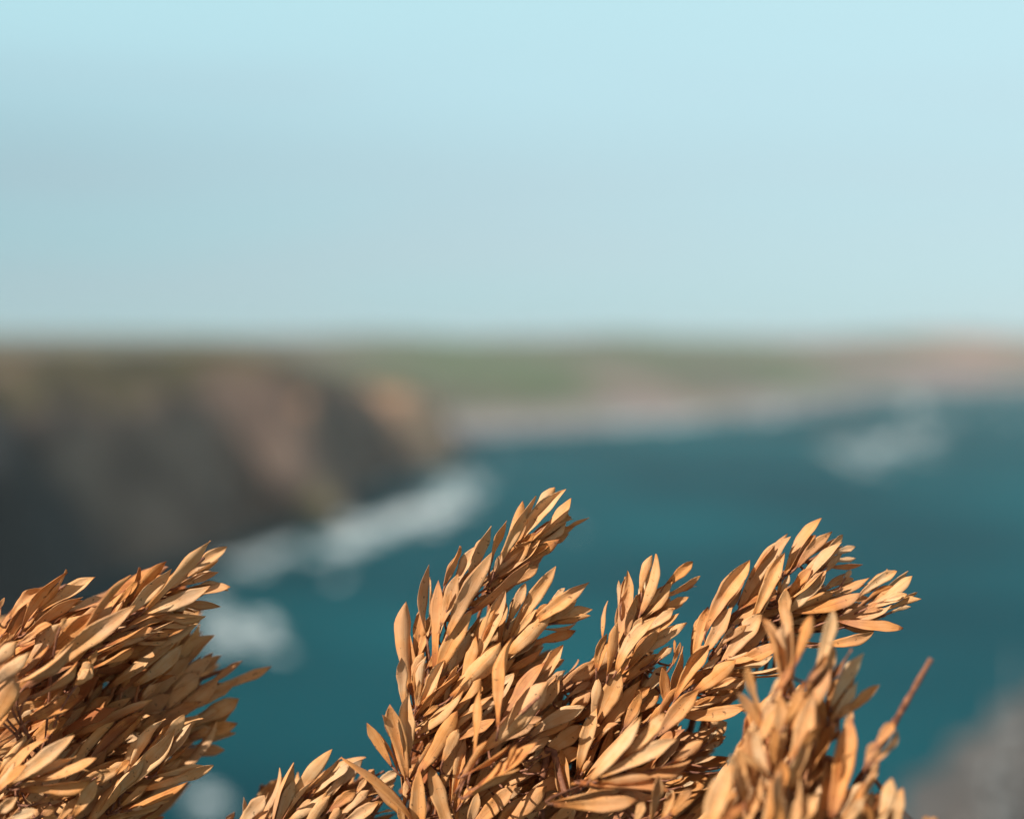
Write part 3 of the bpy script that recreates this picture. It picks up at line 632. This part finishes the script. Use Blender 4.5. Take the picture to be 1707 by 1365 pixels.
for k, (lab, cat) in INFO.items():
    px, dep = ROOT[k]; p = at(px, 1365, dep); p.z = GZ
    o = bpy.data.objects.new('dried_shrub', None); C.collection.objects.link(o); o.location = p; o.empty_display_size = .1
    tag(o, lab, cat, 'dried shrubs along the clifftop edge'); PL[k] = [o, p, Pile(), []]
cand = {k: [] for k in INFO}
for (plant, depth, spread, stem, L, rad) in SH:
    root, rp, pile, _ = PL[plant]
    d0 = depth/1000; d = d0+spread/2500
    pts = [at(x, y, d+.045*(1-i/(len(stem)-1))**1.3) for i, (x, y) in enumerate(stem)]
    low = pts[0]; mid = (low*.45+rp*.55)+Vector((rd.uniform(-.03, .03), rd.uniform(-.02, .02), 0))
    line = smooth_line([rp.copy(), mid]+pts, 6)
    V = []; F = []
    n_low = 12
    tube(V, F, line[:n_low+1],   .0022, rad*.0011, 8)
    tube(V, F, line[n_low:], rad*.0012, rad*.0005, 8, .4)
    br_leaves = []
    n = len(L); stem_pts = line[n_low:]
    for i, (x0, y0, x1, y1, w, tone, bend) in enumerate(L):
        off = spread/1000*(.5-i/max(1, n-1))
        f = (d0+off)/0.6
        B, LV, LF, U = leaf_from_px(x0, y0, x1, y1, w, d0+off*.75, d0+off*1.2+rd.uniform(-.002, .002), rd, bend)
        tn = (tone if tone is not None else rd.uniform(.35, .65))+rd.uniform(-.12, .14)+.04
        area = w*math.hypot(x1-x0, y1-y0)*(1 if y0 < 1400 else .6)
        br_leaves.append((area, B, LV, LF, U, tn))
        # slimmer neighbours tucked behind it
        lpx = math.hypot(x1-x0, y1-y0)
        if lpx > 38 and w > 11:
            for _ in range(rd.choice((0, 1, 1, 1, 2))):
                an = math.atan2(y1-y0, x1-x0)+rd.gauss(0, .13); sh = rd.uniform(-.04, .32); ll = lpx*rd.uniform(.72, .95)
                sx_ = x0-(x1-x0)*sh+rd.uniform(-7, 7); sy_ = y0-(y1-y0)*sh+rd.uniform(-7, 7)
                dd_ = d0+off*.8+rd.uniform(.002, .006)
                B2, V2, F2, U2 = leaf_from_px(sx_, sy_, sx_+math.cos(an)*ll, sy_+math.sin(an)*ll, w*rd.uniform(.4, .85), dd_, dd_+rd.uniform(-.003, .005), rd, rd.uniform(-.06, .06))
                pile.add(V2, F2, U2, rd.uniform(.15, .85))
        # petiole back to the stem
        q = min(range(len(stem_pts)), key=lambda j: (stem_pts[j]-B).length); q = max(0, q-3)
        S_ = stem_pts[q]
        if (S_-B).length > .002:
            dirn = (LV[len(LV)//4]-B).normalized()
            c1 = B-dirn*min(.012, (S_-B).length*.45)
            seg = [((1-u)**2)*S_+2*u*(1-u)*c1+u*u*(B+dirn*.001) for u in [0, .2, .4, .6, .8, 1]]
            tube(V, F, seg, .0006, .00045, 5)
    me = mesh('branch', [tuple(v-rp) for v in V], F); br = link('branch', me, root, MT)
    for a in br_leaves: cand[plant].append((a, br))
for k in INFO:
    root, rp, pile, _ = PL[k]
    cs = sorted(cand[k], key=lambda c: -c[0][0])
    for i, ((area, B, LV, LF, U, tn), br) in enumerate(cs):
        if i < 100:
            p = Pile(); p.add(LV, LF, U, tn); lo = p.build('leaf', br, MLEAF, B); lo.location = B-rp
        else: pile.add(LV, LF, U, tn)
for (k, n0, n1, ang, cnt, P) in FILL:
    pile = PL[k][2]; xs_ = [p[0] for p in P]; ys_ = [p[1] for p in P]; got = 0; tries = 0
    while got < cnt and tries < cnt*60:
        tries += 1
        x, y = rd.uniform(min(xs_), max(xs_)), rd.uniform(min(ys_), max(ys_))
        a = R(ang+rd.gauss(0, 12)); L = rd.uniform(75, 145)
        x1, y1 = x+L*math.cos(a), y-L*math.sin(a)
        if not inside(P, x, y) or not inside(P, x1, y1): continue
        d = rd.uniform(n0, n1)/1000
        B, LV, LF, U = leaf_from_px(x, y, x1, y1, rd.uniform(14, 30), d, d+rd.uniform(-.012, .012), rd, rd.uniform(-.05, .05), False)
        pile.add(LV, LF, U, rd.uniform(.25, .95) if rd.random() > .06 else 1.2); got += 1
        if rd.random() < .35:     # twig under it
            V = []; F = []
            b0 = at(x, y, d); b1 = at(x-L*.25*math.cos(a), y+90, d+.012)
            tube(V, F, [b0, b0*.5+b1*.5+Vector((rd.uniform(-.002, .002), 0, 0)), b1], .0006, .0009, 5)
            pile.add(V, F, [(.5, .02)]*len(V), .85)
for k in INFO:
    root, rp, pile, _ = PL[k]
    o = pile.build('foliage', root, MLEAF, rp)
    if o: tag(o, kind='stuff')
# keep matrices right for parts whose vertices were laid out around the root
# ------------------------------------------------------------------ pale bush out of focus down the slope
mw, t, b = newmat('pale_straw'); b.inputs['Base Color'].default_value = (.19, .21, .22, 1); b.inputs['Roughness'].default_value = .9
mb, t, b = newmat('pale_brush'); b.inputs['Base Color'].default_value = (.13, .12, .115, 1); b.inputs['Roughness'].default_value = .9
def brush(px, py, dep, h, spread, n, label, mb=mb):
    base = at(px, py, dep); root = bpy.data.objects.new('brush_bush', None); C.collection.objects.link(root); root.location = base
    tag(root, label, 'bush', 'blurred bushes on the slope')
    V = []; F = []; V2 = []; F2 = []
    for i in range(n):
        a = rd.uniform(0, 6.283); q = rd.random()**.6*spread; hh = h*rd.uniform(.55, 1)*(1-.5*(q/spread)**2)
        tip_ = Vector((math.cos(a)*q, math.sin(a)*q, hh)); midp = tip_*.5+Vector((rd.uniform(-.03, .03), rd.uniform(-.03, .03), .05))
        ln = smooth_line([Vector((rd.uniform(-.03, .03), rd.uniform(-.03, .03), -.4)), Vector((0, 0, 0)), midp, tip_], 3)
        tube(V, F, ln, .004, .0012, 4)
        for j in range(16):
            u = rd.uniform(.35, 1); p = ln[min(len(ln)-1, int(u*(len(ln)-1)))]
            dv = Vector((rd.gauss(0, 1), rd.gauss(0, 1), rd.gauss(.8, 1))).normalized(); sd_ = dv.cross(Vector((rd.gauss(0, 1), rd.gauss(0, 1), rd.gauss(0, 1)))).normalized()
            l = rd.uniform(.015, .035); w = l*.22; k = len(V2)
            V2 += [p, p+dv*l*.55+sd_*w, p+dv*l, p+dv*l*.55-sd_*w]; F2.append((k, k+1, k+2, k+3))
    link('branches', mesh('branches', [tuple(v) for v in V], F), root, mb)
    tag(link('foliage', mesh('foliage', [tuple(v) for v in V2], F2, False), root, mb), kind='stuff')
brush(1690, 1480, 3.6, .50, .20, 60, 'brown grey bush rising at the right edge, fully out of focus')
brush(1600, 1500, 4.2, .36, .34, 60, 'low brown grey bush beside the bare twig in the bottom right corner')
brush(1668, 1520, 3.0, .60, .08, 13, 'pale wispy plant standing tallest against the water at the right edge', mw)
# ------------------------------------------------------------------ sea air
V = [(x, y, z) for z in (-6, 110) for y in (-420, 7950) for x in (-5200, 5200)]
F = [(0,2,3,1),(4,5,7,6),(0,1,5,4),(2,6,7,3),(0,4,6,2),(1,3,7,5)]
mv = bpy.data.materials.new('haze_air'); mv.use_nodes = True; t = mv.node_tree; t.nodes.clear()
o_ = N(t, 'ShaderNodeOutputMaterial'); v_ = N(t, 'ShaderNodeVolumePrincipled')
v_.inputs['Color'].default_value = (.80, .93, .96, 1); v_.inputs['Density'].default_value = .00011; v_.inputs['Anisotropy'].default_value = .0
t.links.new(v_.outputs[0], o_.inputs['Volume'])
tag(link('haze', mesh('haze', V, F, False), None, mv), 'pale sea haze over the bay', 'haze', kind='stuff')
